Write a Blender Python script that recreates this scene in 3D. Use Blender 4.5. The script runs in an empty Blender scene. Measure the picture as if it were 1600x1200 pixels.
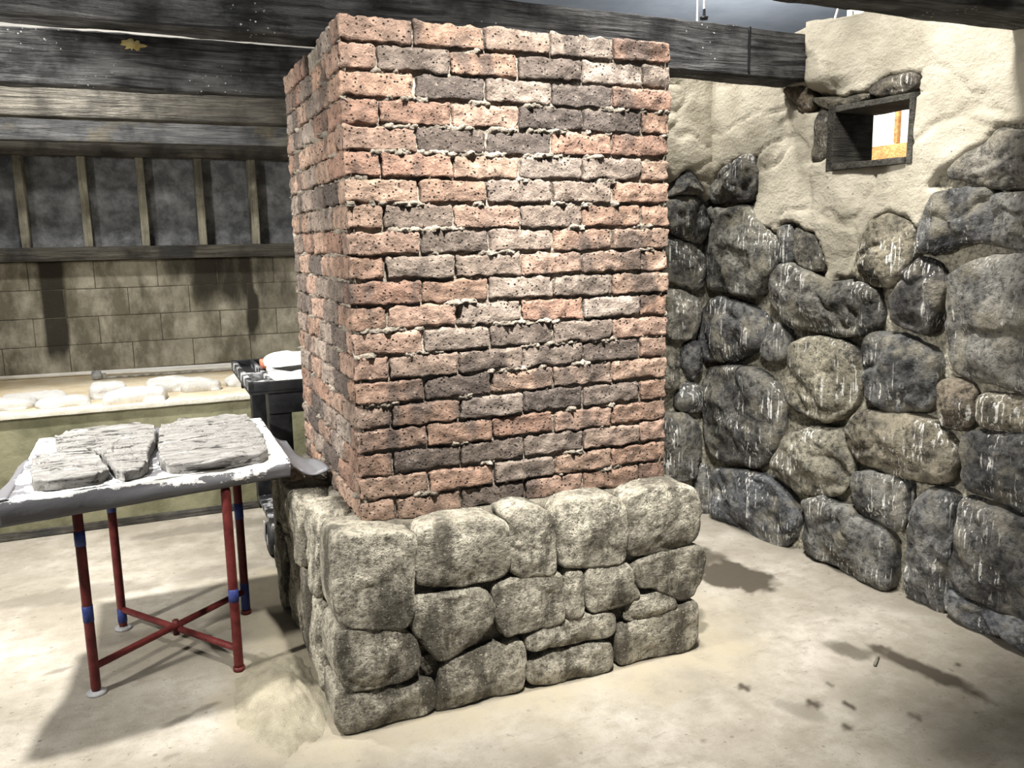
import bpy, math, random
from mathutils import Vector, Matrix, noise
random.seed(7)
C = bpy.context.scene.collection
S = bpy.context.scene

# ---------------------------------------------------------------- camera, world, lights, exposure
cam = bpy.data.cameras.new('camera'); cam.sensor_width = 36; cam.lens = 36*1314.754/1600; cam.clip_start = .05
co = bpy.data.objects.new('camera', cam); C.objects.link(co)
yaw, pitch, roll = .4054, .1696, -.0174
fw = Vector((math.sin(yaw)*math.cos(pitch), math.cos(yaw)*math.cos(pitch), -math.sin(pitch)))
r0 = Vector((math.cos(yaw), -math.sin(yaw), 0)); u0 = r0.cross(fw)
cr = r0*math.cos(roll)+u0*math.sin(roll); cu = u0*math.cos(roll)-r0*math.sin(roll)
mw = Matrix((cr, cu, -fw)).transposed().to_4x4(); mw.translation = (-.5747, -2.5965, 1.55)
co.matrix_world = mw
S.camera = co
w = bpy.data.worlds.new('world'); S.world = w; w.use_nodes = True
w.node_tree.nodes['Background'].inputs[0].default_value = (.82, .9, 1, 1)
w.node_tree.nodes['Background'].inputs[1].default_value = .12
def lamp(name, loc, target, size, power, col=(1, .97, .92), spread=180):
    l = bpy.data.lights.new(name, 'AREA'); l.shape = 'DISK'; l.size = size; l.energy = power; l.color = col; l.spread = math.radians(spread)
    o = bpy.data.objects.new(name, l); C.objects.link(o); o.location = loc
    o.rotation_euler = (Vector(target)-Vector(loc)).to_track_quat('-Z', 'Y').to_euler()
    return o
lamp('work_lamp', (-2.5, -.25, 2.15), (0, .9, 1.1), .16, 42, (1, .98, .94), 110)
lamp('shop_lamp', (-1.55, 1.12, 3.4), (-1.1, .9, 0), .18, 60, (1, .98, .94), 90)
lamp('shop_lamp', (.15, -1.4, 3.4), (.65, 0, 1.35), .16, 30, (1, .98, .94), 56)
lamp('shop_lamp', (1.15, -.30, 3.4), (1.75, -.35, .6), .30, 40, (1, .98, .94), 100)
lamp('corner_lamp', (1.72, .92, 3.0), (1.95, .98, 0), .12, 11, (1, .98, .94), 120)
lamp('bench_lamp', (-1.0, 2.30, 3.25), (-.8, 2.9, 1.0), .22, 36)
lamp('bench_lamp', (-.9, 2.30, 2.7), (-.6, 3.3, .8), .2, 15)
lamp('roof_fill', (4.3, 3.5, 2.4), (4.4, 4.0, 3.6), .5, 12, (.92, .96, 1))  # unseen upward fill, added only to brighten the ceiling
lamp('beyond_lamp', (2.9, 1.3, 2.7), (3.6, 1.3, 2.1), .4, 40, (1, .93, .8))
V = S.view_settings
V.view_transform = 'Standard'; V.look = 'None'; V.gamma = 1; V.use_curve_mapping = False; V.exposure = .35

# outlines of the stones, in metres on their own walls
WALL_STONES = [
    ('S1', [(-0.028,1.758),(0.015,1.844),(0.102,1.902),(0.27,1.939),(0.322,1.934),(0.341,1.811),(0.328,1.734),(0.247,1.715),(0.019,1.732)]),
    ('S2', [(-0.032,1.71),(0.163,1.694),(0.305,1.704),(0.364,1.623),(0.433,1.559),(0.495,1.53),(0.501,1.487),(0.477,1.369),(0.404,1.248),(0.178,1.257),(-0.017,1.283),(-0.041,1.514)]),
    ('S3', [(0.501,1.579),(0.542,1.597),(0.58,1.593),(0.6,1.511),(0.604,1.433),(0.543,1.41),(0.507,1.453)]),
    ('S4', [(0.608,1.583),(0.669,1.57),(0.733,1.54),(0.767,1.476),(0.787,1.4),(0.73,1.39),(0.662,1.406),(0.62,1.445)]),
    ('S5', [(0.479,1.344),(0.527,1.395),(0.597,1.414),(0.735,1.369),(0.828,1.334),(0.901,1.34),(0.96,1.348),(1.04,1.339),(1.084,1.319),(1.116,1.233),(1.105,1.16),(1.025,1.1),(0.905,1.098),(0.766,1.097),(0.605,1.117),(0.526,1.164),(0.484,1.23)]),
    ('S6', [(-0.078,1.119),(0.029,1.221),(0.218,1.217),(0.358,1.177),(0.437,1.102),(0.404,1.004),(0.291,0.923),(0.086,0.87),(-0.048,0.868),(-0.108,0.952)]),
    ('S7', [(0.42,0.979),(0.455,1.104),(0.527,1.123),(0.591,1.076),(0.588,0.971),(0.5,0.934),(0.425,0.952)]),
    ('S8', [(0.613,1.033),(0.701,1.073),(0.862,1.076),(0.928,1.068),(1.002,1.018),(1.022,0.928),(1.008,0.825),(0.946,0.731),(0.855,0.697),(0.693,0.699),(0.627,0.764),(0.627,0.922)]),
    ('S9', [(-0.023,0.811),(0.15,0.863),(0.332,0.879),(0.468,0.835),(0.545,0.765),(0.57,0.62),(0.523,0.473),(0.433,0.371),(0.212,0.349),(0.015,0.35),(-0.03,0.552)]),
    ('S10', [(0.52,0.403),(0.573,0.501),(0.624,0.586),(0.76,0.651),(0.924,0.67),(0.97,0.629),(1.012,0.536),(1.011,0.439),(0.909,0.355),(0.743,0.313),(0.589,0.343)]),
    ('S11', [(0.063,0.277),(0.416,0.333),(0.493,0.319),(0.642,0.278),(0.691,0.185),(0.67,0.082),(0.602,-0.01),(0.431,-0.008),(0.118,-0.014),(0.065,0.096)]),
    ('S12', [(0.732,0.285),(0.876,0.333),(0.957,0.309),(1.045,0.303),(1.11,0.274),(1.239,0.266),(1.246,0.158),(1.246,0.016),(1.16,-0.002),(0.907,0.016),(0.759,0.018)]),
    ('S13', [(1.033,0.487),(1.125,0.514),(1.292,0.504),(1.311,0.437),(1.311,0.313),(1.211,0.287),(1.109,0.292),(1.053,0.339),(1.027,0.422)]),
    ('S14', [(0.978,0.675),(1.045,0.784),(1.16,0.784),(1.338,0.797),(1.422,0.785),(1.453,0.746),(1.505,0.702),(1.504,0.596),(1.468,0.55),(1.355,0.529),(1.214,0.528),(1.071,0.547),(1.009,0.589)]),
    ('S15', [(1.029,1.06),(1.071,1.126),(1.227,1.125),(1.332,1.092),(1.391,1.054),(1.408,0.96),(1.398,0.876),(1.353,0.82),(1.223,0.809),(1.094,0.82),(1.055,0.893),(1.039,0.98)]),
    ('S16', [(1.156,1.244),(1.194,1.344),(1.232,1.413),(1.306,1.451),(1.375,1.394),(1.408,1.324),(1.404,1.223),(1.369,1.154),(1.312,1.138),(1.224,1.172),(1.168,1.206)]),
    ('S17', [(1.0,1.476),(1.04,1.588),(1.119,1.623),(1.198,1.602),(1.258,1.565),(1.27,1.48),(1.225,1.396),(1.177,1.326),(1.104,1.322),(1.028,1.358),(0.972,1.379)]),
    ('S18', [(1.285,1.559),(1.316,1.652),(1.371,1.709),(1.509,1.71),(1.571,1.699),(1.585,1.624),(1.585,1.507),(1.525,1.514),(1.444,1.508),(1.347,1.468),(1.291,1.483)]),
    ('S18b', [(1.584,1.694),(1.685,1.686),(1.865,1.661),(1.904,1.462),(1.703,1.481),(1.595,1.507),(1.597,1.601)]),
    ('S19', [(1.4,1.784),(1.453,1.825),(1.523,1.861),(1.58,1.921),(1.667,1.895),(1.846,1.86),(1.882,1.698),(1.683,1.709),(1.58,1.708),(1.467,1.748),(1.411,1.755)]),
    ('S20', [(1.415,1.32),(1.424,1.378),(1.496,1.429),(1.596,1.46),(1.704,1.474),(1.926,1.452),(1.994,0.943),(1.747,0.97),(1.608,0.983),(1.483,1.009),(1.443,1.063),(1.429,1.207)]),
    ('S21', [(1.409,0.945),(1.471,0.974),(1.541,0.964),(1.568,0.918),(1.574,0.833),(1.533,0.782),(1.471,0.777),(1.419,0.819),(1.404,0.877)]),
    ('S22', [(1.587,0.922),(1.623,0.953),(1.748,0.958),(1.876,0.95),(1.9,0.806),(1.761,0.815),(1.65,0.813),(1.605,0.825)]),
    ('S23', [(1.524,0.706),(1.583,0.772),(1.629,0.792),(1.762,0.799),(1.943,0.812),(1.994,0.495),(1.786,0.525),(1.673,0.538),(1.568,0.562),(1.533,0.593)]),
    ('S24', [(1.325,0.305),(1.344,0.427),(1.403,0.493),(1.488,0.516),(1.533,0.481),(1.541,0.404),(1.52,0.168),(1.516,0.042),(1.484,0.012),(1.366,0.008),(1.316,0.042)]),
    ('S25', [(1.551,0.428),(1.562,0.503),(1.675,0.511),(1.788,0.505),(2.016,0.485),(2.05,0.122),(1.821,0.125),(1.694,0.121),(1.585,0.138),(1.531,0.15)]),
    ('S25b', [(1.525,0.123),(1.604,0.115),(1.696,0.1),(1.822,0.105),(2.051,0.103),(2.063,-0.018),(1.831,0.0),(1.678,-0.001),(1.527,0.021)]),
    ('W1', [(0.991,2.14),(1.068,2.178),(1.187,2.184),(1.233,2.166),(1.234,2.117),(1.073,2.109)]),
    ('W2', [(0.689,2.162),(0.821,2.142),(0.98,2.137),(0.993,2.112),(0.837,2.087),(0.745,2.116)]),
    ('W3', [(0.733,2.086),(0.779,2.09),(0.795,1.98),(0.782,1.892),(0.691,1.89),(0.712,1.989)]),
    ('W4', [(0.503,2.231),(0.617,2.223),(0.687,2.192),(0.691,2.122),(0.624,2.111),(0.55,2.173)]),
    ('X1', [(1.888,1.855),(2.009,1.822),(2.049,1.607),(1.894,1.676)]),
]
CORNER_STONES = [
    ('B1', [(1.961,1.757),(2.017,1.86),(2.084,1.9),(2.154,1.806),(2.175,1.771),(1.99,1.76)]),
    ('B2', [(1.943,1.741),(2.038,1.765),(2.176,1.75),(2.209,1.612),(2.181,1.522),(2.062,1.541),(1.945,1.598)]),
    ('B3', [(1.946,1.542),(2.023,1.533),(2.162,1.482),(2.205,1.398),(2.188,1.266),(2.028,1.305),(1.949,1.332)]),
    ('B4', [(1.95,1.275),(2.068,1.262),(2.169,1.216),(2.173,1.065),(2.113,1.001),(1.954,1.011)]),
    ('B5', [(1.935,0.97),(2.014,0.965),(2.052,0.886),(2.038,0.751),(1.939,0.734)]),
    ('B6', [(2.074,0.952),(2.134,0.991),(2.185,0.962),(2.196,0.789),(2.129,0.778),(2.076,0.85)]),
    ('B7', [(2.04,0.682),(2.098,0.763),(2.191,0.746),(2.205,0.597),(2.122,0.596),(2.041,0.63)]),
    ('B8', [(1.921,0.599),(2.082,0.591),(2.175,0.529),(2.2,0.367),(2.152,0.194),(1.927,0.224)]),
    ('B9', [(2.192,0.279),(2.266,0.269),(2.306,-0.019),(2.21,-0.014),(2.174,0.155)]),
]
BASE_STONES = [
    ('F1', [(-0.111,0.679),(-0.033,0.677),(0.135,0.651),(0.153,0.614),(0.136,0.52),(0.122,0.326),(-0.003,0.344),(-0.116,0.376),(-0.121,0.527)]),
    ('F2', [(-0.125,0.346),(-0.086,0.358),(0.09,0.317),(0.128,0.267),(0.146,0.188),(0.107,0.146),(0.019,0.142),(-0.09,0.143),(-0.128,0.21)]),
    ('F3', [(-0.127,0.153),(-0.09,0.137),(0.098,0.121),(0.188,0.118),(0.189,0.024),(0.159,-0.003),(0.029,-0.004),(-0.113,-0.01),(-0.129,0.046)]),
    ('F3b', [(0.15,0.204),(0.199,0.201),(0.219,0.162),(0.18,0.12),(0.157,0.151)]),
    ('F4', [(0.156,0.649),(0.264,0.669),(0.414,0.662),(0.465,0.622),(0.467,0.47),(0.453,0.43),(0.357,0.422),(0.159,0.444),(0.148,0.494)]),
    ('F5', [(0.137,0.406),(0.231,0.412),(0.374,0.398),(0.407,0.353),(0.411,0.301),(0.352,0.219),(0.283,0.199),(0.216,0.185),(0.168,0.25),(0.129,0.3)]),
    ('F6', [(0.224,0.162),(0.283,0.174),(0.375,0.186),(0.497,0.192),(0.518,0.147),(0.512,0.022),(0.482,0.001),(0.323,-0.012),(0.225,-0.013),(0.198,0.003),(0.211,0.102)]),
    ('F7', [(0.471,0.626),(0.451,0.662),(0.517,0.686),(0.587,0.669),(0.639,0.62),(0.641,0.428),(0.625,0.407),(0.473,0.427),(0.466,0.541)]),
    ('F8', [(0.651,0.64),(0.717,0.677),(0.851,0.673),(0.908,0.642),(0.919,0.578),(0.92,0.45),(0.905,0.405),(0.783,0.414),(0.666,0.423),(0.652,0.511)]),
    ('F9', [(0.922,0.632),(0.991,0.678),(1.135,0.682),(1.21,0.656),(1.231,0.58),(1.229,0.432),(1.131,0.415),(0.967,0.41),(0.938,0.431),(0.927,0.561)]),
    ('F10', [(0.414,0.393),(0.449,0.412),(0.633,0.413),(0.664,0.396),(0.668,0.242),(0.64,0.224),(0.525,0.224),(0.43,0.217),(0.417,0.324)]),
    ('F11', [(0.674,0.41),(0.747,0.41),(0.752,0.337),(0.751,0.231),(0.675,0.237)]),
    ('F12', [(0.764,0.404),(0.852,0.406),(0.922,0.398),(0.949,0.357),(0.959,0.306),(0.982,0.269),(0.959,0.249),(0.861,0.235),(0.768,0.236)]),
    ('F13', [(0.962,0.387),(1.039,0.402),(1.215,0.418),(1.26,0.377),(1.252,0.277),(1.22,0.215),(1.163,0.202),(1.059,0.277),(0.986,0.286),(0.958,0.347)]),
    ('F14', [(0.919,0.206),(0.959,0.247),(1.059,0.261),(1.125,0.223),(1.14,0.188),(1.042,0.166),(0.926,0.177)]),
    ('F15', [(0.53,0.2),(0.607,0.223),(0.732,0.229),(0.87,0.221),(0.879,0.166),(0.853,0.132),(0.715,0.138),(0.556,0.144),(0.532,0.161)]),
    ('F16', [(0.532,0.104),(0.63,0.118),(0.853,0.117),(0.862,0.071),(0.858,-0.012),(0.783,-0.019),(0.571,-0.009),(0.539,0.031)]),
    ('F17', [(0.884,0.157),(0.942,0.166),(1.145,0.179),(1.216,0.193),(1.231,0.162),(1.23,0.007),(1.091,-0.006),(0.934,-0.012),(0.898,0.013),(0.882,0.083)]),
]
PLASTER_EDGE = [(-0.081,1.754),(-0.04,1.793),(-0.016,1.838),(0.093,1.906),(0.268,1.941),(0.327,1.936),(0.346,1.811),(0.332,1.727),(0.307,1.672),(0.318,1.63),(0.365,1.597),(0.433,1.574),(0.493,1.561),(0.5,1.601),(0.579,1.608),(0.652,1.585),(0.729,1.549),(0.778,1.481),(0.795,1.38),(0.77,1.291),(0.809,1.284),(0.845,1.361),(0.918,1.349),(0.969,1.384),(0.991,1.468),(1.039,1.599),(1.118,1.636),(1.197,1.618),(1.251,1.58),(1.283,1.58),(1.328,1.644),(1.365,1.706),(1.313,1.732),(1.397,1.797),(1.453,1.835),(1.522,1.87),(1.569,1.936),(1.664,1.937),(1.884,1.897)]
PLASTER_HOLE = [(0.503,2.231),(0.687,2.192),(0.821,2.142),(0.979,2.146),(1.068,2.182),(1.187,2.186),(1.235,2.169),(1.237,2.106),(0.837,2.08),(0.799,1.979),(0.785,1.882),(0.691,1.885),(0.727,2.087),(0.624,2.109),(0.55,2.173)]
CORNER_PLASTER_EDGE = [(1.419,1.871),(1.941,1.892),(2.002,1.831),(2.029,1.874),(2.088,1.901),(2.151,1.816),(2.198,1.733),(2.309,1.784)]
WINDOW_OUT = [(0.797,2.097),(1.236,2.105),(1.224,1.828),(0.788,1.827)]
WINDOW_IN = [(0.83,2.082),(1.203,2.075),(1.217,1.847),(0.837,1.856)]

# ---------------------------------------------------------------- materials
class NT:
    def __init__(s, name, rough=.85):
        s.m = bpy.data.materials.new(name); s.m.use_nodes = True
        s.t = s.m.node_tree; s.b = s.t.nodes['Principled BSDF']; s.b.inputs['Roughness'].default_value = rough
        s.b.inputs['Specular IOR Level'].default_value = .25
    def n(s, typ, **kw):
        d = s.t.nodes.new('ShaderNode'+typ)
        for k, v in kw.items():
            if hasattr(d, k): setattr(d, k, v)
        return d
    def put(s, sock, v):
        if isinstance(v, bpy.types.NodeSocket): s.t.links.new(v, sock)
        else: sock.default_value = v
    def pos(s, kind='Object', scale=(1, 1, 1), shift=True):
        tc = s.n('TexCoord'); mp = s.n('Mapping')
        src = tc.outputs['Object']
        if kind == 'World': src = s.n('NewGeometry').outputs['Position']
        s.put(mp.inputs['Vector'], src); mp.inputs['Scale'].default_value = scale
        if kind == 'Object' and shift:
            oi = s.n('ObjectInfo'); v = s.n('VectorMath', operation='MULTIPLY')
            s.put(v.inputs[0], oi.outputs['Random']); v.inputs[1].default_value = (91, 57, 33)
            s.put(mp.inputs['Location'], v.outputs[0])
        return mp.outputs[0]
    def noise(s, p, scale, det=4, rough=.6, dist=0):
        d = s.n('TexNoise'); s.put(d.inputs['Vector'], p); d.inputs['Scale'].default_value = scale
        d.inputs['Detail'].default_value = det; d.inputs['Roughness'].default_value = rough; d.inputs['Distortion'].default_value = dist
        return d.outputs[0]
    def vor(s, p, scale, feature='F1'):
        d = s.n('TexVoronoi', feature=feature); s.put(d.inputs['Vector'], p); d.inputs['Scale'].default_value = scale
        return d.outputs['Distance']
    def ramp(s, f, *stops):
        d = s.n('ValToRGB'); s.put(d.inputs[0], f); e = d.color_ramp.elements
        while len(e) < len(stops): e.new(.5)
        for el, (p, c) in zip(e, stops):
            el.position = p; el.color = (c, c, c, 1) if not isinstance(c, tuple) else (*c, 1)
        return d.outputs[0]
    def mix(s, f, a, b, mode='MIX'):
        d = s.n('Mix', data_type='RGBA', blend_type=mode)
        for k, v in ((0, f), (6, a), (7, b)):
            if isinstance(v, tuple) and len(v) == 3: v = (*v, 1)
            s.put(d.inputs[k], v)
        return d.outputs[2]
    def math(s, op, a, b=0.):
        d = s.n('Math', operation=op); s.put(d.inputs[0], a); s.put(d.inputs[1], b); return d.outputs[0]
    def attr(s, name):
        d = s.n('Attribute', attribute_name=name); return d.outputs['Fac']
    def done(s, col, h=None, dist=.01, strength=1.):
        s.put(s.b.inputs['Base Color'], col if not isinstance(col, tuple) else (*col, 1))
        if h is not None:
            b = s.n('Bump'); b.inputs['Strength'].default_value = strength; b.inputs['Distance'].default_value = dist
            s.put(b.inputs['Height'], h); s.put(s.b.inputs['Normal'], b.outputs[0])
        return s.m
MT = {}
def brick_mat():
    t = NT('fired_brick', .9); p = t.pos(); wp = t.pos('World', (1, 1, .45))
    oc = t.n('ObjectInfo').outputs['Color']
    big = t.noise(wp, 5.5, 2); n1 = t.noise(p, 26, 5); n2 = t.noise(p, 90, 4, .7)
    c = t.mix(t.ramp(n1, (.35, 0.), (.7, 1.)), t.mix(.65, oc, (.045, .034, .028)), oc)
    c = t.mix(t.ramp(big, (.55, 0.), (.63, .8)), c, (.06, .047, .04))
    c = t.mix(t.ramp(n2, (.58, 0.), (.74, .5)), c, (.52, .43, .35))
    pit = t.ramp(t.vor(p, 70), (.14, 1.), (.27, 0.)); pm = t.ramp(t.noise(p, 24, 3), (.40, 0.), (.54, 1.))
    pit = t.math('MULTIPLY', pit, pm)
    c = t.mix(pit, c, (.02, .015, .012))
    h = t.math('ADD', t.math('MULTIPLY', n2, .6), t.math('MULTIPLY', n1, .6)); h = t.math('SUBTRACT', h, t.math('MULTIPLY', pit, .8))
    return t.done(c, h, .016)
MT['brick'] = brick_mat()
def mortar_mat(name, a, b):
    t = NT(name, .95); p = t.pos('World'); n1 = t.noise(p, 14, 5); n2 = t.noise(p, 110, 3, .7)
    c = t.mix(t.ramp(n1, (.35, 0.), (.68, 1.)), b, a); c = t.mix(t.ramp(n2, (.3, .6), (.5, 0.)), c, (.03, .027, .02))
    return t.done(c, t.math('ADD', n1, n2), .01)
MT['mortar'] = mortar_mat('brick_mortar', (.36, .31, .25), (.14, .12, .095))
MT['base_mortar'] = mortar_mat('base_mortar', (.20, .18, .14), (.08, .07, .055))
def base_rock():
    t = NT('pale_rock', .9); p = t.pos(); wp = t.pos('World', (1, 1, .3))
    n1 = t.noise(p, 8, 5, .65); n2 = t.noise(p, 45, 5, .7); st = t.noise(wp, 7.5, 5, .65)
    c = t.mix(t.ramp(n1, (.36, 0.), (.62, 1.)), (.22, .20, .157), (.50, .46, .365))
    c = t.mix(t.ramp(n2, (.36, .75), (.52, 0.)), c, (.06, .052, .04))
    c = t.mix(t.ramp(st, (.49, 0.), (.59, .85)), c, (.07, .062, .047))
    c = t.mix(t.ramp(t.noise(p, 130, 2), (.62, 0.), (.7, .6)), c, (.62, .57, .45))
    pit = t.ramp(t.vor(p, 60), (.06, 1.), (.16, 0.)); pit = t.math('MULTIPLY', pit, t.ramp(n1, (.5, 0.), (.6, 1.)))
    c = t.mix(pit, c, (.035, .03, .022))
    n3 = t.noise(p, 120, 3, .7); c = t.mix(t.ramp(n3, (.34, .6), (.46, 0.)), c, (.05, .044, .034))
    return t.done(c, t.math('SUBTRACT', t.math('ADD', t.math('ADD', t.math('MULTIPLY', n1, .5), n2), t.math('MULTIPLY', n3, .3)), pit), .022)
MT['base_rock'] = base_rock()
def dark_rock():
    t = NT('dark_rock', .8); p = t.pos(); wp = t.pos('World'); rnd = t.n('ObjectInfo').outputs['Color']
    n1 = t.noise(p, 6, 5, .65); n2 = t.noise(p, 38, 5, .7)
    c = t.mix(t.ramp(n1, (.36, 0.), (.6, 1.)), t.mix(1., rnd, (.45, .45, .46), 'MULTIPLY'), t.mix(1., rnd, (1.5, 1.48, 1.42), 'MULTIPLY'))
    c = t.mix(t.ramp(n2, (.36, .8), (.53, 0.)), c, (.012, .012, .013))
    c = t.mix(t.ramp(n2, (.58, 0.), (.74, .5)), c, (.34, .32, .27))
    c = t.mix(t.ramp(t.noise(wp, 7, 4, .65), (.50, 0.), (.66, .55)), c, (.30, .27, .20)); c = t.mix(t.ramp(t.noise(wp, 4.2, 5, .7), (.55, 0.), (.66, .8)), c, (.02, .02, .021))
    c = t.mix(t.ramp(t.noise(t.pos('World', (1, 1, .6)), 13, 6, .75), (.62, 0.), (.74, .7)), c, (.62, .61, .57))
    dp = t.pos('World', (1, 1, .02)); d1 = t.noise(dp, 95, 2, .5); mask = t.noise(wp, 5.5, 3)
    dr = t.math('MULTIPLY', t.ramp(d1, (.575, 0.), (.615, 1.)), t.ramp(mask, (.48, 0.), (.60, 1.)))
    dr = t.math('MULTIPLY', dr, t.ramp(t.noise(wp, 28, 3), (.36, 0.), (.46, 1.)))
    c = t.mix(dr, c, (.72, .71, .66))
    return t.done(c, t.math('ADD', t.math('MULTIPLY', n1, .5), n2), .02)
MT['dark_rock'] = dark_rock()
def plaster_mat():
    t = NT('rough_plaster', .92); p = t.pos('World'); pl = t.attr('plaster')
    n1 = t.noise(p, 5, 4); n2 = t.noise(p, 60, 4, .65); ps = t.pos('World', (1, 1, 2.2)); n3 = t.noise(ps, 9, 6, .6, .3)
    a = t.mix(t.ramp(n1, (.35, 0.), (.65, 1.)), (.37, .335, .26), (.52, .475, .38))
    a = t.mix(t.math('MULTIPLY', t.ramp(t.vor(p, 22), (.07, .9), (.12, 0.)), t.ramp(n2, (.45, 0.), (.6, 1.))), a, (.13, .11, .08))
    m = t.mix(t.ramp(n2, (.38, 0.), (.6, 1.)), (.15, .14, .11), (.46, .425, .33))
    c = t.mix(t.ramp(pl, (.3, 0.), (.6, 1.)), m, a)
    return t.done(c, t.math('ADD', t.math('MULTIPLY', n2, .5), t.math('MULTIPLY', n3, .6)), .016, .8)
MT['plaster'] = plaster_mat()
def floor_mat():
    t = NT('dusty_concrete', .8); p = t.pos('World'); st = t.attr('stain_shade'); sd = t.attr('sand')
    n1 = t.noise(p, 1.7, 4); n2 = t.noise(p, 9, 6, .7); n3 = t.noise(p, 130, 3, .7); n4 = t.noise(p, 4.5, 5, .7)
    c = t.mix(t.ramp(n1, (.36, 0.), (.64, 1.)), (.25, .224, .178), (.375, .345, .295))
    c = t.mix(t.ramp(n2, (.34, .6), (.56, 0.)), c, (.19, .168, .13)); c = t.mix(t.ramp(t.noise(p, 2.0, 4, .55), (.38, .6), (.58, 0.)), c, (.19, .167, .13)); c = t.mix(t.ramp(t.noise(t.pos('World', (1, 2.6, 1)), 6, 6, .75), (.55, 0.), (.70, .6)), c, (.15, .13, .10))
    c = t.mix(t.ramp(n4, (.56, 0.), (.78, .4)), c, (.45, .418, .38)); c = t.mix(t.ramp(t.noise(p, 34, 3, .6), (.64, 0.), (.72, .7)), c, (.13, .112, .085))
    c = t.mix(t.ramp(n3, (.3, .5), (.45, 0.)), c, (.2, .17, .12))
    c = t.mix(t.math('MULTIPLY', t.ramp(t.vor(p, 9), (.05, 1.), (.08, 0.)), .6), c, (.12, .10, .075))
    c = t.mix(t.math('MULTIPLY', sd, t.ramp(n2, (.3, .3), (.6, 1.))), c, (.30, .262, .19))
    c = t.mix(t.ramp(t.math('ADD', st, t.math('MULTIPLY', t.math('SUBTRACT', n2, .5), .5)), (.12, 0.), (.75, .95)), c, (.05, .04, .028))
    return t.done(c, t.math('ADD', n2, t.math('MULTIPLY', n3, .5)), .004)
MT['floor'] = floor_mat()
def sand_mat():
    t = NT('sand', .95); p = t.pos('World'); n1 = t.noise(p, 12, 4); n2 = t.noise(p, 240, 3, .7)
    c = t.mix(t.ramp(n1, (.35, 0.), (.65, 1.)), (.25, .222, .16), (.38, .342, .255)); c = t.mix(t.ramp(n2, (.3, .6), (.48, 0.)), c, (.12, .1, .06))
    return t.done(c, n2, .006)
MT['sand'] = sand_mat()
def wood_mat(name, dark, lite, spots=True, patch=None, axis=0):
    t = NT(name, .8); sc = [18, 18, 18]; sc[axis] = 1.1
    p = t.pos('Object', tuple(sc)); q = t.pos()
    n1 = t.noise(p, 1.5, 6, .65, 1.5); n2 = t.noise(p, 5, 4, .7); n3 = t.noise(q, 4, 4)
    c = t.mix(t.ramp(n1, (.38, 0.), (.64, 1.)), dark, lite); c = t.mix(t.ramp(n3, (.45, 0.), (.62, .8)), c, tuple(x*.35 for x in dark))
    if patch: c = t.mix(t.ramp(t.noise(q, 2.3, 4), (.55, 0.), (.66, .8)), c, patch)
    if spots: c = t.mix(t.math('MULTIPLY', t.ramp(t.vor(q, 42), (.10, 1.), (.17, 0.)), t.ramp(t.noise(q, 3, 2), (.56, 0.), (.62, 1.))), c, (.75, .74, .70))
    return t.done(c, t.math('ADD', n1, n2), .02)
MT['char'] = wood_mat('charred_timber', (.026, .026, .027), (.20, .198, .195))
MT['old_wood'] = wood_mat('sooty_board', (.065, .06, .05), (.155, .142, .118), False, (.05, .05, .05))
MT['grey_wood'] = wood_mat('grey_board', (.085, .088, .092), (.20, .20, .20), False, (.20, .17, .11))
MT['stud'] = wood_mat('pale_stud_wood', (.26, .24, .18), (.42, .39, .30), False, None, 2)
MT['frame'] = wood_mat('grey_window_wood', (.07, .064, .052), (.16, .15, .125), False)
MT['pine'] = wood_mat('orange_pine', (.55, .27, .10), (.72, .42, .19), False)
def block_mat():
    t = NT('stained_block', .9); p = t.pos('World'); v = t.attr('stain_shade'); n1 = t.noise(p, 6, 5); n2 = t.noise(p, 50, 4)
    c = t.mix(t.ramp(n1, (.35, 0.), (.65, 1.)), (.28, .262, .20), (.46, .43, .345))
    s = t.math('ADD', v, t.math('MULTIPLY', t.math('SUBTRACT', t.noise(t.pos('World', (1, 1, .3)), 8, 5), .5), .9))
    c = t.mix(t.ramp(t.noise(t.pos('World', (1, 1, .5)), 4, 6, .7), (.42, .85), (.60, 0.)), c, (.11, .098, .068)); c = t.mix(t.ramp(s, (.25, 0.), (.75, .95)), c, (.03, .026, .019))
    return t.done(c, n2, .006)
MT['block'] = block_mat()
def simple(name, c1, c2, scale=8, rough=.7, bump=.004, lo=.38, hi=.62):
    t = NT(name, rough); p = t.pos(); n1 = t.noise(p, scale, 5, .65); n2 = t.noise(p, scale*7, 4)
    return t.done(t.mix(t.ramp(n1, (lo, 0.), (hi, 1.)), c1, c2), t.math('ADD', n1, n2), bump)
MT['panel'] = simple('dark_sheathing', (.10, .103, .108), (.33, .335, .34), 9, .7, .006, .40, .75)
MT['ceiling'] = simple('blue_grey_sheet', (.50, .54, .60), (.62, .65, .70), 2, .7)
MT['cast'] = simple('white_plaster', (.62, .61, .585), (.74, .73, .70), 12, .8, .004)
MT['counter'] = simple('pale_plywood', (.60, .49, .32), (.74, .66, .50), 5, .7)
MT['counter_edge'] = simple('whitewashed_edge', (.62, .58, .47), (.76, .73, .64), 9, .7)
MT['bench_front'] = simple('olive_plywood', (.13, .127, .075), (.25, .24, .15), 4, .75)
MT['block_joint'] = simple('block_joint', (.06, .054, .04), (.14, .125, .09), 5, .9)
MT['resin'] = simple('yellow_resin', (.45, .33, .10), (.60, .48, .22), 20, .7)
MT['black'] = simple('black_plastic', (.006, .006, .007), (.02, .02, .021), 9, .5, .001)
MT['scuffed'] = simple('scuffed_plastic', (.012, .012, .013), (.42, .42, .42), 14, .5, .001, .48, .66)
MT['grey_metal'] = simple('scuffed_metal', (.22, .22, .22), (.5, .5, .5), 9, .5, .001)
MT['rubber'] = simple('black_rubber', (.012, .012, .013), (.04, .04, .042), 9, .6, .001)
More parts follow.
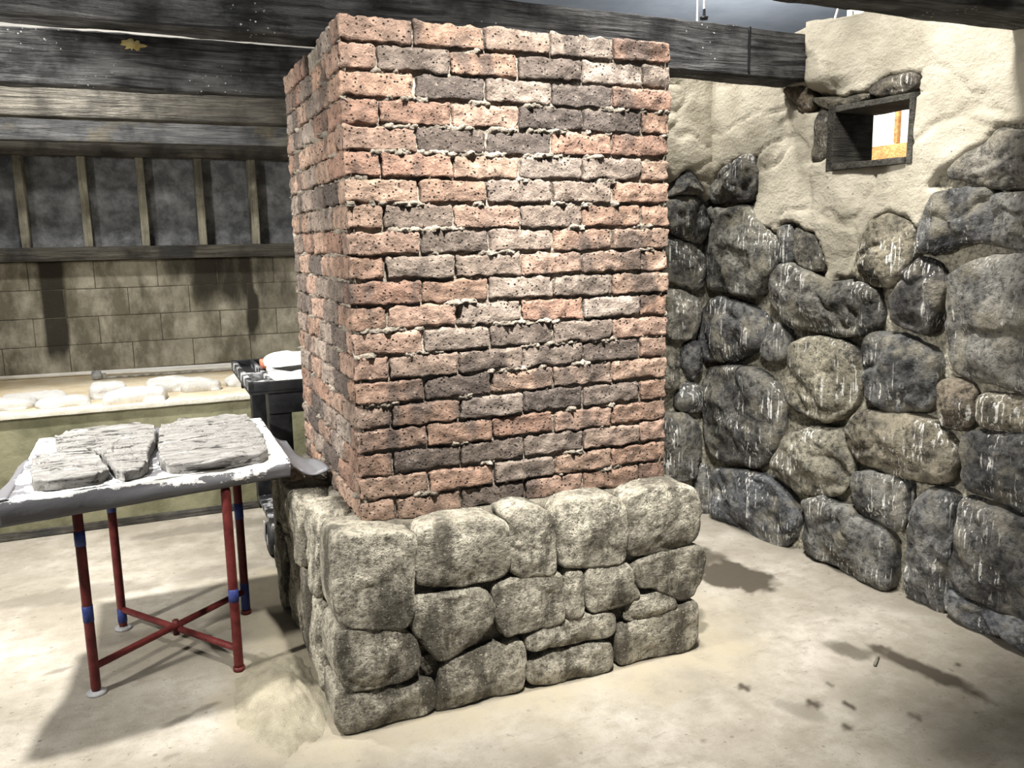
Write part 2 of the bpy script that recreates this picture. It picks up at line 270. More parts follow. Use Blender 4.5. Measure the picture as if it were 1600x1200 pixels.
MT['red'] = simple('worn_red_paint', (.06, .008, .008), (.115, .02, .018), 20, .45, .001, .35, .6)
MT['blue'] = simple('blue_tape', (.02, .03, .12), (.04, .06, .22), 20, .5, .001)
MT['pipe'] = simple('white_pipe', (.72, .70, .64), (.84, .82, .78), 6, .4, .001)
MT['steel'] = simple('dull_steel', (.18, .17, .15), (.42, .40, .36), 25, .45, .001)
MT['tile_red'] = simple('red_clay', (.50, .16, .09), (.62, .26, .16), 9, .8, .002)
MT['white_wall'] = simple('bright_white_wall', (.82, .80, .74), (.88, .87, .83), 3, .8)
def slab_mat():
    t = NT('wet_plaster_slab', .8); p = t.pos('Object', (4, 26, 26)); n1 = t.noise(p, 1.6, 6, .7, .8); n2 = t.noise(t.pos(), 60, 4)
    c = t.mix(t.ramp(n1, (.375, 0.), (.46, 1.)), (.03, .028, .026), (.235, .225, .21)); c = t.mix(t.ramp(n1, (.55, 0.), (.7, .7)), c, (.42, .41, .39))
    return t.done(c, t.math('ADD', n1, t.math('MULTIPLY', n2, .3)), .02)
MT['slab'] = slab_mat()
def liner_mat():
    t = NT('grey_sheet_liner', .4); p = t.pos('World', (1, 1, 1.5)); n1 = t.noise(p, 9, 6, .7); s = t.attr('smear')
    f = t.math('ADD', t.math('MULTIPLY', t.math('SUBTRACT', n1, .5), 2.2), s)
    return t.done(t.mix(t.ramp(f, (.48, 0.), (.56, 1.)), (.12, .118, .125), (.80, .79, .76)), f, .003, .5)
MT['liner'] = liner_mat()

# ---------------------------------------------------------------- mesh helpers
def fr(p, octv=4): return noise.fractal(Vector(p), .9, 2.1, octv)
def thing(name, label, cat, loc=(0, 0, 0), group=None):
    o = bpy.data.objects.new(name, None); o.empty_display_size = .1; C.objects.link(o); o.location = loc
    o['label'] = label; o['category'] = cat
    if group: o['group'] = group
    return o
def mesh(name, vs, fs, mat, smooth=True):
    me = bpy.data.meshes.new(name); me.from_pydata(vs, [], fs)
    me.materials.append(MT[mat])
    if smooth: me.polygons.foreach_set('use_smooth', [True]*len(me.polygons))
    me.update(); return me
def wloc(o):
    v = Vector(o.location)
    while o.parent: o = o.parent; v += Vector(o.location)
    return v
def part(name, vs, fs, mat, parent=None, smooth=True, attrs=None, fix=True):
    """vertices in world metres; the object's origin goes to their middle"""
    vs = [Vector(v) for v in vs]
    lo = Vector([min(v[i] for v in vs) for i in range(3)]); hi = Vector([max(v[i] for v in vs) for i in range(3)])
    c = Vector(((lo.x+hi.x)/2, (lo.y+hi.y)/2, lo.z))
    me = mesh(name, [v-c for v in vs], fs, mat, smooth)
    for k, vals in (attrs or {}).items():
        a = me.attributes.new(k, 'FLOAT', 'POINT'); a.data.foreach_set('value', vals)
    o = bpy.data.objects.new(name, me); C.objects.link(o)
    o.parent = parent; o.location = c-(wloc(parent) if parent else Vector())
    return o
def tag(o, label=None, cat=None, group=None, kind=None):
    for k, v in (('label', label), ('category', cat), ('group', group), ('kind', kind)):
        if v: o[k] = v
    return o
def sub(name, me, parent, wl, rot=(0, 0, 0)):
    o = bpy.data.objects.new(name, me); C.objects.link(o); o.parent = parent
    o.location = Vector(wl)-(wloc(parent) if parent else Vector()); o.rotation_euler = rot; return o
def rbox(size, n, r, amp=0., seed=0, freq=9.):
    """box with rounded, slightly uneven faces: subdivided cube surface"""
    hx, hy, hz = [s/2 for s in size]; idx = {}; vs = []; fs = []
    def g(k, m, h, rr):      # grid lines kept dense at the rounded edge
        a = [-h, -h+rr*.5, -h+rr]
        b = [-h+rr+(2*h-2*rr)*i/m for i in range(1, m)]
        l = a+b+[h-rr, h-rr*.5, h]
        return l[k]
    N = [m+4 for m in n]
    def vid(i, j, k):
        if (i, j, k) in idx: return idx[(i, j, k)]
        p = Vector((g(i, n[0], hx, r), g(j, n[1], hy, r), g(k, n[2], hz, r)))
        q = Vector((max(-hx+r, min(hx-r, p.x)), max(-hy+r, min(hy-r, p.y)), max(-hz+r, min(hz-r, p.z))))
        d = p-q; nrm = d.normalized() if d.length > 1e-9 else Vector()
        p = q+nrm*r if d.length > 1e-9 else p
        if amp: p = p+nrm*amp*fr(p*freq+Vector((seed*7.3, seed*3.1, seed)), 4)+noise.noise_vector(p*freq*.6+Vector((seed, 0, 5)))*amp*.6
        idx[(i, j, k)] = len(vs); vs.append(p); return idx[(i, j, k)]
    for a in range(3):
        b, c = (a+1) % 3, (a+2) % 3
        for side in (0, N[a]):
            for i in range(N[b]):
                for j in range(N[c]):
                    q = []
                    for di, dj in ((0, 0), (1, 0), (1, 1), (0, 1)):
                        t = [0, 0, 0]; t[a] = side; t[b] = i+di; t[c] = j+dj; q.append(vid(*t))
                    fs.append(q if side else q[::-1])
    return vs, fs
def box(name, lo, hi, mat, parent=None, r=.004, amp=0., n=(1, 1, 1), seed=0, freq=9.):
    lo, hi = Vector(lo), Vector(hi); vs, fs = rbox(hi-lo, n, min(r, min(hi-lo)*.45), amp, seed, freq); c = (lo+hi)/2
    return part(name, [v+c for v in vs], fs, mat, parent)
def tube(name, a, b, r, mat, parent=None, n=12, r2=None, rings=1, bend=0):
    a, b = Vector(a), Vector(b); d = (b-a).normalized(); x = d.orthogonal().normalized(); y = d.cross(x); vs = []; fs = []
    r2 = r if r2 is None else r2
    prof = [(0, .85*r), (.02, r)]+[(k/rings, r+(r2-r)*k/rings) for k in range(1, rings)]+[(.98, r2), (1, .85*r2)]
    for t, rr in prof:
        for k in range(n):
            an = 2*math.pi*k/n; vs.append(a+(b-a)*t+x*rr*math.cos(an)+y*rr*math.sin(an))
    for i in range(len(prof)-1):
        for k in range(n): fs.append((i*n+k, i*n+(k+1) % n, (i+1)*n+(k+1) % n, (i+1)*n+k))
    fs.append(tuple(range(n))[::-1]); fs.append(tuple(range((len(prof)-1)*n, len(prof)*n)))
    return part(name, vs, fs, mat, parent)
def lathe(name, prof, c, axis, mat, parent=None, n=24):
    ax = Vector(axis).normalized(); x = ax.orthogonal().normalized(); y = ax.cross(x); c = Vector(c); vs = []; fs = []
    for t, rr in prof:
        for k in range(n):
            an = 2*math.pi*k/n; vs.append(c+ax*t+(x*math.cos(an)+y*math.sin(an))*max(rr, 1e-4))
    for i in range(len(prof)-1):
        for k in range(n): fs.append((i*n+k, i*n+(k+1) % n, (i+1)*n+(k+1) % n, (i+1)*n+k))
    return part(name, vs, fs, mat, parent)
def outline(poly, N, cuts=2):
    p = [Vector(a) for a in poly]
    if sum(p[i].cross(p[(i+1) % len(p)]) for i in range(len(p))) < 0: p = p[::-1]
    for _ in range(cuts):
        q = []
        for i in range(len(p)):
            a, b = p[i], p[(i+1) % len(p)]; q += [a*.8+b*.2, a*.2+b*.8]
        p = q
    L = [(p[(i+1) % len(p)]-p[i]).length for i in range(len(p))]; T = sum(L); out = []; i = 0; acc = 0
    for k in range(N):
        d = T*k/N
        while acc+L[i] < d: acc += L[i]; i += 1
        out.append(p[i].lerp(p[(i+1) % len(p)], (d-acc)/max(L[i], 1e-9)))
    return out
def rock(name, poly, to3d, depth, rise, rnd, bulge, amp, seed, mat, parent, N=56, inner=7, aniso=(1, 1), freq=7., ridge=1., cuts=2, tilt=(0, 0)):
    o2 = outline(poly, N, cuts); c = sum(o2, Vector((0, 0)))/N; vs = []; fs = []
    size = sum((p-c).length for p in o2)/N; rnd = min(rnd, size*.55)
    rings = [(0, None, -depth), (0, None, -depth*.4)]
    for k in range(7):
        a = k/6*math.pi/2; rings.append((rnd*(1-math.cos(a)), None, rise-rnd+rnd*math.sin(a)))
    for k in range(1, inner): rings.append((rnd, 1-k/inner, rise))
    sd = Vector((seed*13.7, seed*5.1, seed*2.3))
    for ri, (ins, f, h) in enumerate(rings):
        for p in o2:
            d = (p-c).length; u = (p-c)/max(d, 1e-6); e = c+u*max(d-ins, d*.3)
            if f is not None: e = c+(e-c)*f; h = rise+bulge*(1-f*f)
            hh = h
            if ri > 0:
                q = Vector((e.x*aniso[0], e.y*aniso[1], h*.8))*freq+sd
                k = fr(q, 5); rg = abs(fr(q*.55+Vector((9, 4, 2)), 3))
                top = min(1., max(0., (h+depth*.4)/(rise+depth*.4)))
                hh = h+amp*top*(1.1*k-ridge*max(0, .22-rg)*3.2)+top*(tilt[0]*(e.x-c.x)+tilt[1]*(e.y-c.y))
                e = e+u*amp*.9*fr(Vector((e.x, e.y, h))*freq*1.3+sd*1.7, 4)*(1 if f is None else f)
            vs.append(to3d(e.x, e.y, hh))
    for i in range(len(rings)-1):
        for k in range(N): fs.append((i*N+k, i*N+(k+1) % N, (i+1)*N+(k+1) % N, (i+1)*N+k))
    q = Vector((c.x*aniso[0], c.y*aniso[1], rise))*freq+sd
    vs.append(to3d(c.x, c.y, rise+bulge+amp*fr(q, 5))); m = len(vs)-1; b = (len(rings)-1)*N
    for k in range(N): fs.append((b+k, b+(k+1) % N, m))
    fs.append(tuple(range(N))[::-1])
    a, b2, d = to3d(0, 0, 0), to3d(1, 0, 0), to3d(0, 1, 0)
    if (Vector(b2)-Vector(a)).cross(Vector(d)-Vector(a)).dot(Vector(to3d(0, 0, 1))-Vector(a)) < 0: fs = [tuple(f)[::-1] for f in fs]
    return part(name, vs, fs, mat, parent)
def grow(poly, d):
    cx = sum(p[0] for p in poly)/len(poly); cy = sum(p[1] for p in poly)/len(poly); o = []
    for x, y in poly:
        l = math.hypot(x-cx, y-cy); k = 1+d/max(l, .01)+.02; o.append((cx+(x-cx)*k, cy+(y-cy)*k))
    return o
def inside(p, poly):
    r = False; j = len(poly)-1
    for i in range(len(poly)):
        a, b = poly[i], poly[j]
        if (a[1] > p[1]) != (b[1] > p[1]) and p[0] < (b[0]-a[0])*(p[1]-a[1])/(b[1]-a[1])+a[0]: r = not r
        j = i
    return r
def sstep(a, b, x): t = max(0., min(1., (x-a)/(b-a))); return t*t*(3-2*t)

# ---------------------------------------------------------------- setting: floor
def grid(xs, ys, f):
    vs = [f(x, y) for y in ys for x in xs]; n = len(xs)
    fs = [(j*n+i, j*n+i+1, (j+1)*n+i+1, (j+1)*n+i) for j in range(len(ys)-1) for i in range(n-1)]
    return vs, fs
def lin(a, b, n): return [a+(b-a)*i/n for i in range(n+1)]
ST = [(1.80, .40, .16, .22, 10, 1.), (1.76, .62, .2, .12, 30, .7), (1.88, -.60, .05, .24, 8, .85), (1.74, -.38, .06, .1, 20, .6), (1.30, -.62, .05, .10, 30, .35),  # leading ellipses paint the pillar's cast shadow; the others are floor stains
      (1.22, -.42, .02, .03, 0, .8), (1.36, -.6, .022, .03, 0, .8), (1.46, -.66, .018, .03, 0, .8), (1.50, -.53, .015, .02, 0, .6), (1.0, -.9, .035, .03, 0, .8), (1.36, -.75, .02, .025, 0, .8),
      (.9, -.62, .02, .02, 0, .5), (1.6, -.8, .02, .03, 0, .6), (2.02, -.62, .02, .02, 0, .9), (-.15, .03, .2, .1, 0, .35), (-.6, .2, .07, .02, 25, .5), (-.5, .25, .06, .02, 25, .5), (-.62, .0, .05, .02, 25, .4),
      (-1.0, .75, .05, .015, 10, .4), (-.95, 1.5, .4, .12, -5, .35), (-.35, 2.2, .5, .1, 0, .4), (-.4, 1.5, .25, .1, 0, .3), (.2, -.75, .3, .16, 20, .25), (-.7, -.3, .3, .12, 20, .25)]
def fstain_shade(x, y):
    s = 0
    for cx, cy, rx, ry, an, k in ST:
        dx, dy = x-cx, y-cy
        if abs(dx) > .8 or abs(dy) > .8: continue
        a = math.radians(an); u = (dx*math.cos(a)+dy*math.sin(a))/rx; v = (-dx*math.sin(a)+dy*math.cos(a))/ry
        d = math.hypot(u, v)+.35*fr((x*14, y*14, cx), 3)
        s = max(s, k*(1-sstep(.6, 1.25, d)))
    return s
def fsand(x, y):
    dx = max(-.15-x, 0, x-1.3); dy = max(-.12-y, 0, y-1.2); d = math.hypot(dx, dy)
    return max(1-sstep(.04, .30, d+.12*fr((x*6, y*6, 1), 3)), 1-sstep(.24, .42, math.hypot((x+.27)/.6, y-.2)+.08*fr((x*7, y*7, 4), 3)))
xs = lin(-5, -1.7, 16)+lin(-1.7, 2.5, 210)[1:]+lin(2.5, 6, 14)[1:]; ys = lin(-4.2, -1.5, 12)+lin(-1.5, 2.5, 200)[1:]+lin(2.5, 6, 14)[1:]
vs, fs = grid(xs, ys, lambda x, y: (x, y, 0))
tag(part('floor', vs, fs, 'floor', None, True, {'stain_shade': [fstain_shade(v[0], v[1]) for v in vs], 'sand': [fsand(v[0], v[1]) for v in vs]}), kind='structure')
tag(box('ceiling', (-5, -4.2, 3.6), (6, 6, 3.66), 'ceiling'), kind='structure')

# ---------------------------------------------------------------- right wall: plaster over rubble stone
TV = Vector((.061, -1, 0)).normalized(); NV = Vector((-1, -.061, 0)).normalized(); WO = Vector((2.322-.061*1.2, 1.2, 0))
def W(s, z, h): return WO+TV*s+NV*h+Vector((0, 0, z))
edge_poly = PLASTER_EDGE+[(4, 1.9), (4, 4), (-1, 4), (-1, 1.75)]
def wall_grid(s0, s1, z1, step, f, mask, hole, name, thick):
    ss = lin(s0, s1, int((s1-s0)/step)); zs = lin(-.02, z1, int((z1+.02)/step)); vs = []; pl = []
    for z in zs:
        for s in ss:
            j = (s+.014*fr((s*16, z*16, 3), 3), z+.014*fr((s*16, z*16, 8), 3))
            k = sum(mask((j[0]+a*.006, j[1]+b*.006)) for a, b in ((0, 0), (1, 0), (-1, 0), (0, 1), (0, -1)))/5.
            h = -.024+k*.052+.010*fr((s*4, z*4, 1), 4)+(1-k)*.008*fr((s*20, z*20, 2), 4)
            zz = z
            if k > .5:
                h += .014*fr((s*2.2+z, z*2.6, 4), 3)-.012*max(0, .08-abs(fr((s*1.7+z*1.2, z*3.4-s, 6), 3)))/.08
            if hole and k > .5 and z > 2.16 and s > .66: h += .06*(1-sstep(.70, 1.0, s))*sstep(.66, .70, s)*sstep(2.16, 2.24, z)
            if z > z1-.001: zz = z+.02*fr((s*5, 0, 0), 3)
            vs.append(f(s, zz, h)); pl.append(float(k))
    n = len(ss); fs = []
    for j in range(len(zs)-1):
        for i in range(n-1):
            cs, cz = (ss[i]+ss[i+1])/2, (zs[j]+zs[j+1])/2
            if hole and hole[0] < cs < hole[1] and hole[2] < cz < hole[3]: continue
            fs.append((j*n+i, j*n+i+1, (j+1)*n+i+1, (j+1)*n+i))
    b = len(vs)        # top, ends and back give the wall its thickness
    def back(i, j): return f(ss[i], zs[j], -thick)
    m = len(zs)-1
    top = [b+i for i in range(n)]; vs += [back(i, m) for i in range(n)]; pl += [1.]*n
    fs += [(m*n+i, m*n+i+1, top[i+1], top[i]) for i in range(n-1)]
    e = len(vs); vs += [back(0, j) for j in range(m+1)]+[back(n-1, j) for j in range(m+1)]; pl += [0.]*(2*m+2)
    fs += [(j*n, (j+1)*n, e+j+1, e+j) for j in range(m)]+[(j*n+n-1, e+m+1+j, e+m+2+j, (j+1)*n+n-1) for j in range(m)]
    if hole:
        q = []
        for s, z in ((s0, 0), (hole[0], 0), (hole[1], 0), (s1, 0)):
            for zz in (-.02, hole[2], hole[3], z1): q.append(len(vs)); vs.append(f(s, zz, -thick)); pl.append(0.)
        for i in range(3):
            for j in range(3):
                if (i, j) != (1, 1): fs.append((q[i*4+j], q[i*4+j+1], q[i*4+j+5], q[i*4+j+4]))
    else:
        q = len(vs); vs += [f(s0, -.02, -thick), f(s1, -.02, -thick), f(s1, z1, -thick), f(s0, z1, -thick)]; pl += [0.]*4; fs.append((q, q+3, q+2, q+1))
    return tag(part(name, vs, fs, 'plaster', None, True, {'plaster': pl}), kind='structure')
wr = wall_grid(-.12, 2.95, 2.47, .0125, W, lambda p: inside(p, edge_poly) and not inside(p, PLASTER_HOLE), (.80, 1.232, 1.835, 2.10), 'wall_right', .2)
cedge = CORNER_PLASTER_EDGE+[(2.6, 1.8), (2.6, 4), (.5, 4), (.5, 1.87)]
def WC(x, z, h): return Vector((x, 1.22-h, z))
wc = wall_grid(1.45, 2.30, 2.47, .0145, WC, lambda p: inside(p, cedge), None, 'wall_corner', .2)
DARK = [(.15, .148, .14), (.17, .16, .14), (.115, .115, .112), (.20, .187, .155), (.135, .13, .118), (.10, .10, .10)]
TONE = {'S16': (.075, .07, .066), 'S17': (.25, .225, .17), 'S10': (.24, .225, .18), 'S8': (.26, .24, .185), 'S14': (.19, .17, .13), 'S21': (.17, .143, .11), 'S22': (.24, .215, .165),
        'S20': (.17, .165, .152), 'S24': (.14, .14, .138), 'S25': (.135, .132, .127), 'S25b': (.15, .155, .165), 'S11': (.115, .12, .13), 'S9': (.10, .097, .09), 'S12': (.15, .148, .14), 'S2': (.18, .175, .155),
        'W1': (.12, .105, .085), 'W2': (.10, .09, .07), 'W3': (.09, .08, .065), 'W4': (.13, .105, .075)}
extra = []
for i in range(2):
    for j in range(5):
        s0, z0 = 2.08+i*.42+random.uniform(-.03, .03), .02+j*.39+random.uniform(-.02, .02)
        extra.append(('E%d%d' % (i, j), [(s0, z0+.06), (s0+.08, z0), (s0+.34, z0+.01), (s0+.39, z0+.1), (s0+.37, z0+.3), (s0+.28, z0+.36), (s0+.07, z0+.35), (s0-.01, z0+.25)]))
for i, (k, poly) in enumerate(WALL_STONES+extra):
    if k in ('X1',): continue
    small = k[0] == 'W' or k in ('S3', 'S4', 'S7')
    big = k in ('S20', 'S24', 'S25', 'S11', 'S9', 'S12', 'S25b')
    o = rock('stone', grow(poly, .008 if small else .007), W, .06, .035 if small else .058, .02 if small else .042, .01 if small else .022, .012 if small else .022, i+1, 'dark_rock', wr, 52 if small else 96, 5 if small else 15, cuts=2, freq=5.5, ridge=1.3, tilt=(random.uniform(-.06, .06), random.uniform(-.02, .09)))
    c = TONE.get(k, DARK[i % len(DARK)]); o.color = (*c, 1)
fill = []
for x0, sz in ((1.47, (.0, .42, .80, 1.22, 1.58)), (1.71, (.0, .30, .72, 1.05, 1.46))):
    for z0, z1 in zip(sz, sz[1:]+(1.86,)):
        a, c2 = x0+random.uniform(-.01, .01), x0+.215; z1 -= .02
        fill.append(('B', [(a, z0+.06), (a+.05, z0+.005), (c2-.04, z0+.01), (c2, z0+.07), (c2-.005, z1-.07), (c2-.06, z1), (a+.06, z1-.01), (a, z1-.08)]))
for i, (k, poly) in enumerate(CORNER_STONES+fill):
    o = rock('stone', grow(poly, .006), WC, .06, .05, .03, .02, .018, i+61, 'dark_rock', wc, 56, 8); o.color = (*DARK[(i*2+i//3) % len(DARK)], 1)
# window opening framed in rough boards
s0, s1, z0, z1 = .79, 1.234, 1.828, 2.104
win = bpy.data.objects.new('window_1', None); C.objects.link(win); win.location = W(1.01, z0, 0); win['kind'] = 'structure'
def wbox(name, sa, sb, za, zb, ha, hb, mat, parent):
    vs, fs = rbox((sb-sa, hb-ha, zb-za), (8, 2, 1), .004, .004, sa*9); cs, cz, ch = (sa+sb)/2, (za+zb)/2, (ha+hb)/2
    return part(name, [W(cs+v.x, cz+v.z, ch-v.y) for v in vs], fs, mat, parent)
wbox('frame_board', s0, .832, z0, z1, -.215, .035, 'frame', win); wbox('frame_board', 1.208, s1, z0, z1, -.215, .035, 'frame', win)
wbox('frame_board', .832, 1.208, 2.078, z1, -.215, .033, 'frame', win); wbox('frame_board', .832, 1.208, z0, 1.856, -.215, .04, 'frame', win)
# bright workshop wall seen through the opening
wb = tag(box('wall_beyond', (3.62, .3, 0), (3.7, 1.72, 3.05), 'white_wall'), kind='structure')
box('rail', (3.58, .35, 1.93), (3.62, 1.7, 2.075), 'pine', wb); box('rail', (3.58, .35, 1.72), (3.62, 1.7, 1.88), 'pine', wb)
box('batten', (3.595, 1.245, 2.08), (3.62, 1.275, 3.0), 'pine', wb)

# ---------------------------------------------------------------- back wall
bw = bpy.data.objects.new('wall_back', None); C.objects.link(bw); bw.location = (-.3, 3.95, 0); bw['kind'] = 'structure'
YB = 3.9
def bstain(x, z):
    def col(c, w, top, bot): return (1-sstep(w*.5, w, abs(x-c+.03*fr((c, z*4, 0), 2))))*sstep(bot, bot+.3, z)
    return max(.95*col(-1.16, .10, 0, .62), .75*col(-.08, .30, 0, .95), .9*col(.12, .05, 0, .72), .6*col(-.33, .16, 0, 1.12), .5*col(.32, .2, 0, .85), .30*sstep(1.1, 1.45, z), .55*col(-.62, .03, 0, 1.0), .25*col(-.9, .25, 0, 1.0))
for r in range(4):
    za = .695+r*.191; x = -2.3+(.2 if r % 2 else 0)
    while x < 1.7:
        vs, fs = rbox((.396, .1, .187), (14, 1, 6), .003, .002, r+x)
        vs = [v+Vector((x+.2, YB+.05, za+.0955)) for v in vs]
        part('block', vs, fs, 'block', bw, True, {'stain_shade': [bstain(v.x, v.z) for v in vs]})
        x += .4
box('joint_backing', (-2.4, 3.904, 0), (1.75, 4.0, 1.46), 'block_joint', bw)
box('ledge_board', (-2.4, 3.80, 1.462), (1.75, 4.02, 1.552), 'old_wood', bw, .006, .004, (40, 2, 2))
xsd = [-2.02, -1.653, -1.286, -.912, -.553, -.176, .19, .556, .92]
for i, x in enumerate(xsd):
    box('stud', (x-.026, 3.86, 1.552), (x+.026, 4.0, 2.16), 'stud', bw, .004, .002, (1, 1, 10), i)
    if i: box('panel', (xsd[i-1]+.026, 3.985, 1.55), (x-.026, 4.03, 2.2), 'panel', bw)
box('header_board', (-2.4, 3.78, 2.15), (1.75, 3.9, 2.285), 'old_wood', bw, .006, .003, (40, 2, 3))
box('upper_panel', (-2.4, 3.95, 2.285), (1.75, 4.0, 3.6), 'white_wall', bw)

# ---------------------------------------------------------------- beams
def beam(lo, hi, mat, label, seed, amp=.008, rotz=0, roty=0):
    lo, hi = Vector(lo), Vector(hi); c = (lo+hi)/2; d = hi-lo; vs, fs = rbox(d, (int(d.x/.03), 7, 8), .012, 0)
    R = Matrix.Rotation(rotz, 3, 'Z') @ Matrix.Rotation(roty, 3, 'Y'); out = []
    for v in vs:
        k = fr((v.x*2.2, v.y*16+seed, v.z*16), 4)+.7*fr((v.x*9, v.y*9, v.z*9+seed), 3)
        e = Vector((0, 1 if v.y > 0 else -1, 0)) if abs(v.y) > d.y*.45 else Vector((0, 0, 1 if v.z > 0 else -1))
        out.append(R @ (v+e*amp*k)+c)
    o = part('timber_beam', out, fs, mat)
    if seed == 1:     # a dark saw kerf across the face near the wall end
        box('saw_kerf', (1.905, .512, 2.255), (1.913, .53, 2.44), 'black', o, .001)
    return tag(o, label, 'beam', 'dark timber beams overhead')
beam((-2.4, .524, 2.261), (2.25, .69, 2.463), 'char', 'charred black beam just above the brick pillar, its end set in the plastered wall', 1, .008, 0, .011)
beam((-2.4, 1.72, 2.252), (1.9, 1.82, 2.485), 'char', 'second charred beam back from the pillar, with a yellow patch, at upper left', 2)
beam((-2.4, 2.70, 2.244), (1.9, 2.80, 2.46), 'old_wood', 'brownish board beam behind the charred beams on the left', 3, .004)
beam((-2.4, 3.40, 2.196), (1.9, 3.48, 2.42), 'grey_wood', 'blue-grey beam nearest the back wall, above the workbench', 4, .004)
nb = beam((1.22, -.60, 2.25), (3.0, -.41, 2.46), 'char', 'dark beam crossing the top right corner in front of the plastered wall', 5, .006, .02)
def yellow_patch():
    vs = []; fs = []; n = 30
    for k in range(n):
        a = 2*math.pi*k/n; rr = .032*(1+.9*fr((math.cos(a)*2, math.sin(a)*2, 4), 3)); vs.append((-.545+rr*1.5*math.cos(a), 1.7145, 2.44+rr*.8*math.sin(a)))
    vs += [(v[0], 1.73, v[2]) for v in vs]; fs = [tuple(range(n))]+[(k, n+k, n+(k+1) % n, (k+1) % n) for k in range(n)]
    return vs, fs
for y in (-.56, -.45): tube('hanger_rod', (1.32, y, 2.44), (1.32, y, 3.61), .008, 'steel', nb, 8)
bm2 = [o for o in C.objects if o.name.startswith('timber_beam')][1]
yv, yf = yellow_patch(); tag(part('resin_patch', yv, yf, 'resin', bm2), 'yellow patch')
# thin white wires hanging from the roof behind the beam
for i, (x0, x1, zb) in enumerate([(2.05, 2.045, 2.45), (2.09, 2.075, 2.628), (2.885, 3.27, 2.55), (3.055, 3.01, 2.69)]):
    w_ = tag(tube('hanging_wire', (x0, 1.1, zb), (x1, 1.1, 3.6), .005, 'pipe', None, 8), ['thin white wire hanging down behind the charred beam, left of a pair', 'thin white wire ending in a dark plug, right of a pair',
        'slanting white wire above the top of the plastered wall', 'thin wire ending in a small white cross, above the plastered wall'][i], 'wire')
    if i == 1: lathe('plug', [(0, 0), (0, .02), (.012, .022), (.016, .008), (.05, .006), (.05, 0)], (x0, 1.1, zb-.01), (0, 0, 1), 'black', w_, 12)
    if i == 3: box('cross_bar', (x0-.035, 1.093, zb), (x0+.035, 1.107, zb+.016), 'pipe', w_); box('cross_stem', (x0-.009, 1.092, zb-.03), (x0+.009, 1.108, zb+.05), 'pipe', w_)

# ---------------------------------------------------------------- brick chimney on a rock base
ch = thing('chimney_pillar', 'square red brick chimney pillar standing on a rough pale stone base', 'chimney', (.58, .5, 0))
PX, PZ, Z0, WD = .2334, .0788, .6417, 1.167
LAY = [('stretcher', .2264, .108), ('header', .1097, .2264)]
def bmesh_variants(sx, sy, sz, n):
    out = []
    for v in range(n):
        vs, fs = rbox((sx, sy, sz), (max(5, int(sx/.011)), max(5, int(sy/.012)), 6), .008, .0075, v+sx*50, 34.)
        out.append(mesh('brick', vs, fs, 'brick'))
    return out
VA = bmesh_variants(.2252, .109, .0685, 10); VB = bmesh_variants(.109, .2252, .0685, 8); VH = bmesh_variants(.109, .109, .0685, 4)
ORANGE = [(.39, .247, .175), (.45, .305, .222), (.34, .203, .145), (.41, .272, .203)]
GREYB = [(.29, .225, .18), (.24, .19, .155), (.33, .265, .215), (.36, .295, .245), (.17, .135, .11), (.33, .24, .185), (.11, .09, .078), (.14, .11, .092)]
def place_brick(var, x, y, z, edge):
    me = random.choice(var); rot = (0, 0, math.pi) if random.random() < .5 else (0, 0, 0)
    if random.random() < .5: rot = (math.pi, 0, rot[2])
    rot = (rot[0]+random.gauss(0, .006), rot[1]+random.gauss(0, .007), rot[2]+random.gauss(0, .008))
    o = sub('brick', me, ch, (x, y, z+random.gauss(0, .0012)), rot)
    c = random.choice(ORANGE if random.random() < edge else GREYB); k = random.uniform(.7, 1.05)*(.9 if r > 14 else 1)  # lower courses tinted darker: weaker light down the pillar painted in
    o.color = (c[0]*k, c[1]*k, c[2]*k, 1); return o
g = .0583
for r in range(20):
    z = Z0+(19-r+.5)*PZ; jut = lambda: random.choice((0, 0, 0, -.002, -.004, -.007, .003))
    low = .5 if r > 12 else (.1 if r < 3 else .3)  # top courses mostly take the dark palette: beam shadow painted in
    if r % 2 == 0:
        for i in range(5):
            place_brick(VA, (i+.5)*PX, g+jut(), z, .9 if i in (0, 4) else low)
        for side in (0, 1):
            for i in range(4):
                if r == 0 and side == 0 and i == 1: continue
                place_brick(VB, g if side == 0 else WD-g, .1167+(i+.5)*PX, z, .5)
    else:
        place_brick(VB, g, PX/2, z, .85); place_brick(VB, WD-g, PX/2, z, .9)
        for i in range(4): place_brick(VA, .1167+(i+.5)*PX, g+jut(), z, low)
        for side in (0, 1):
            x = g if side == 0 else WD-g
            for i in range(3): place_brick(VB, x, PX+(i+.5)*PX, z, .5)
            place_brick(VH, x, 4*PX+.0583, z, .5)
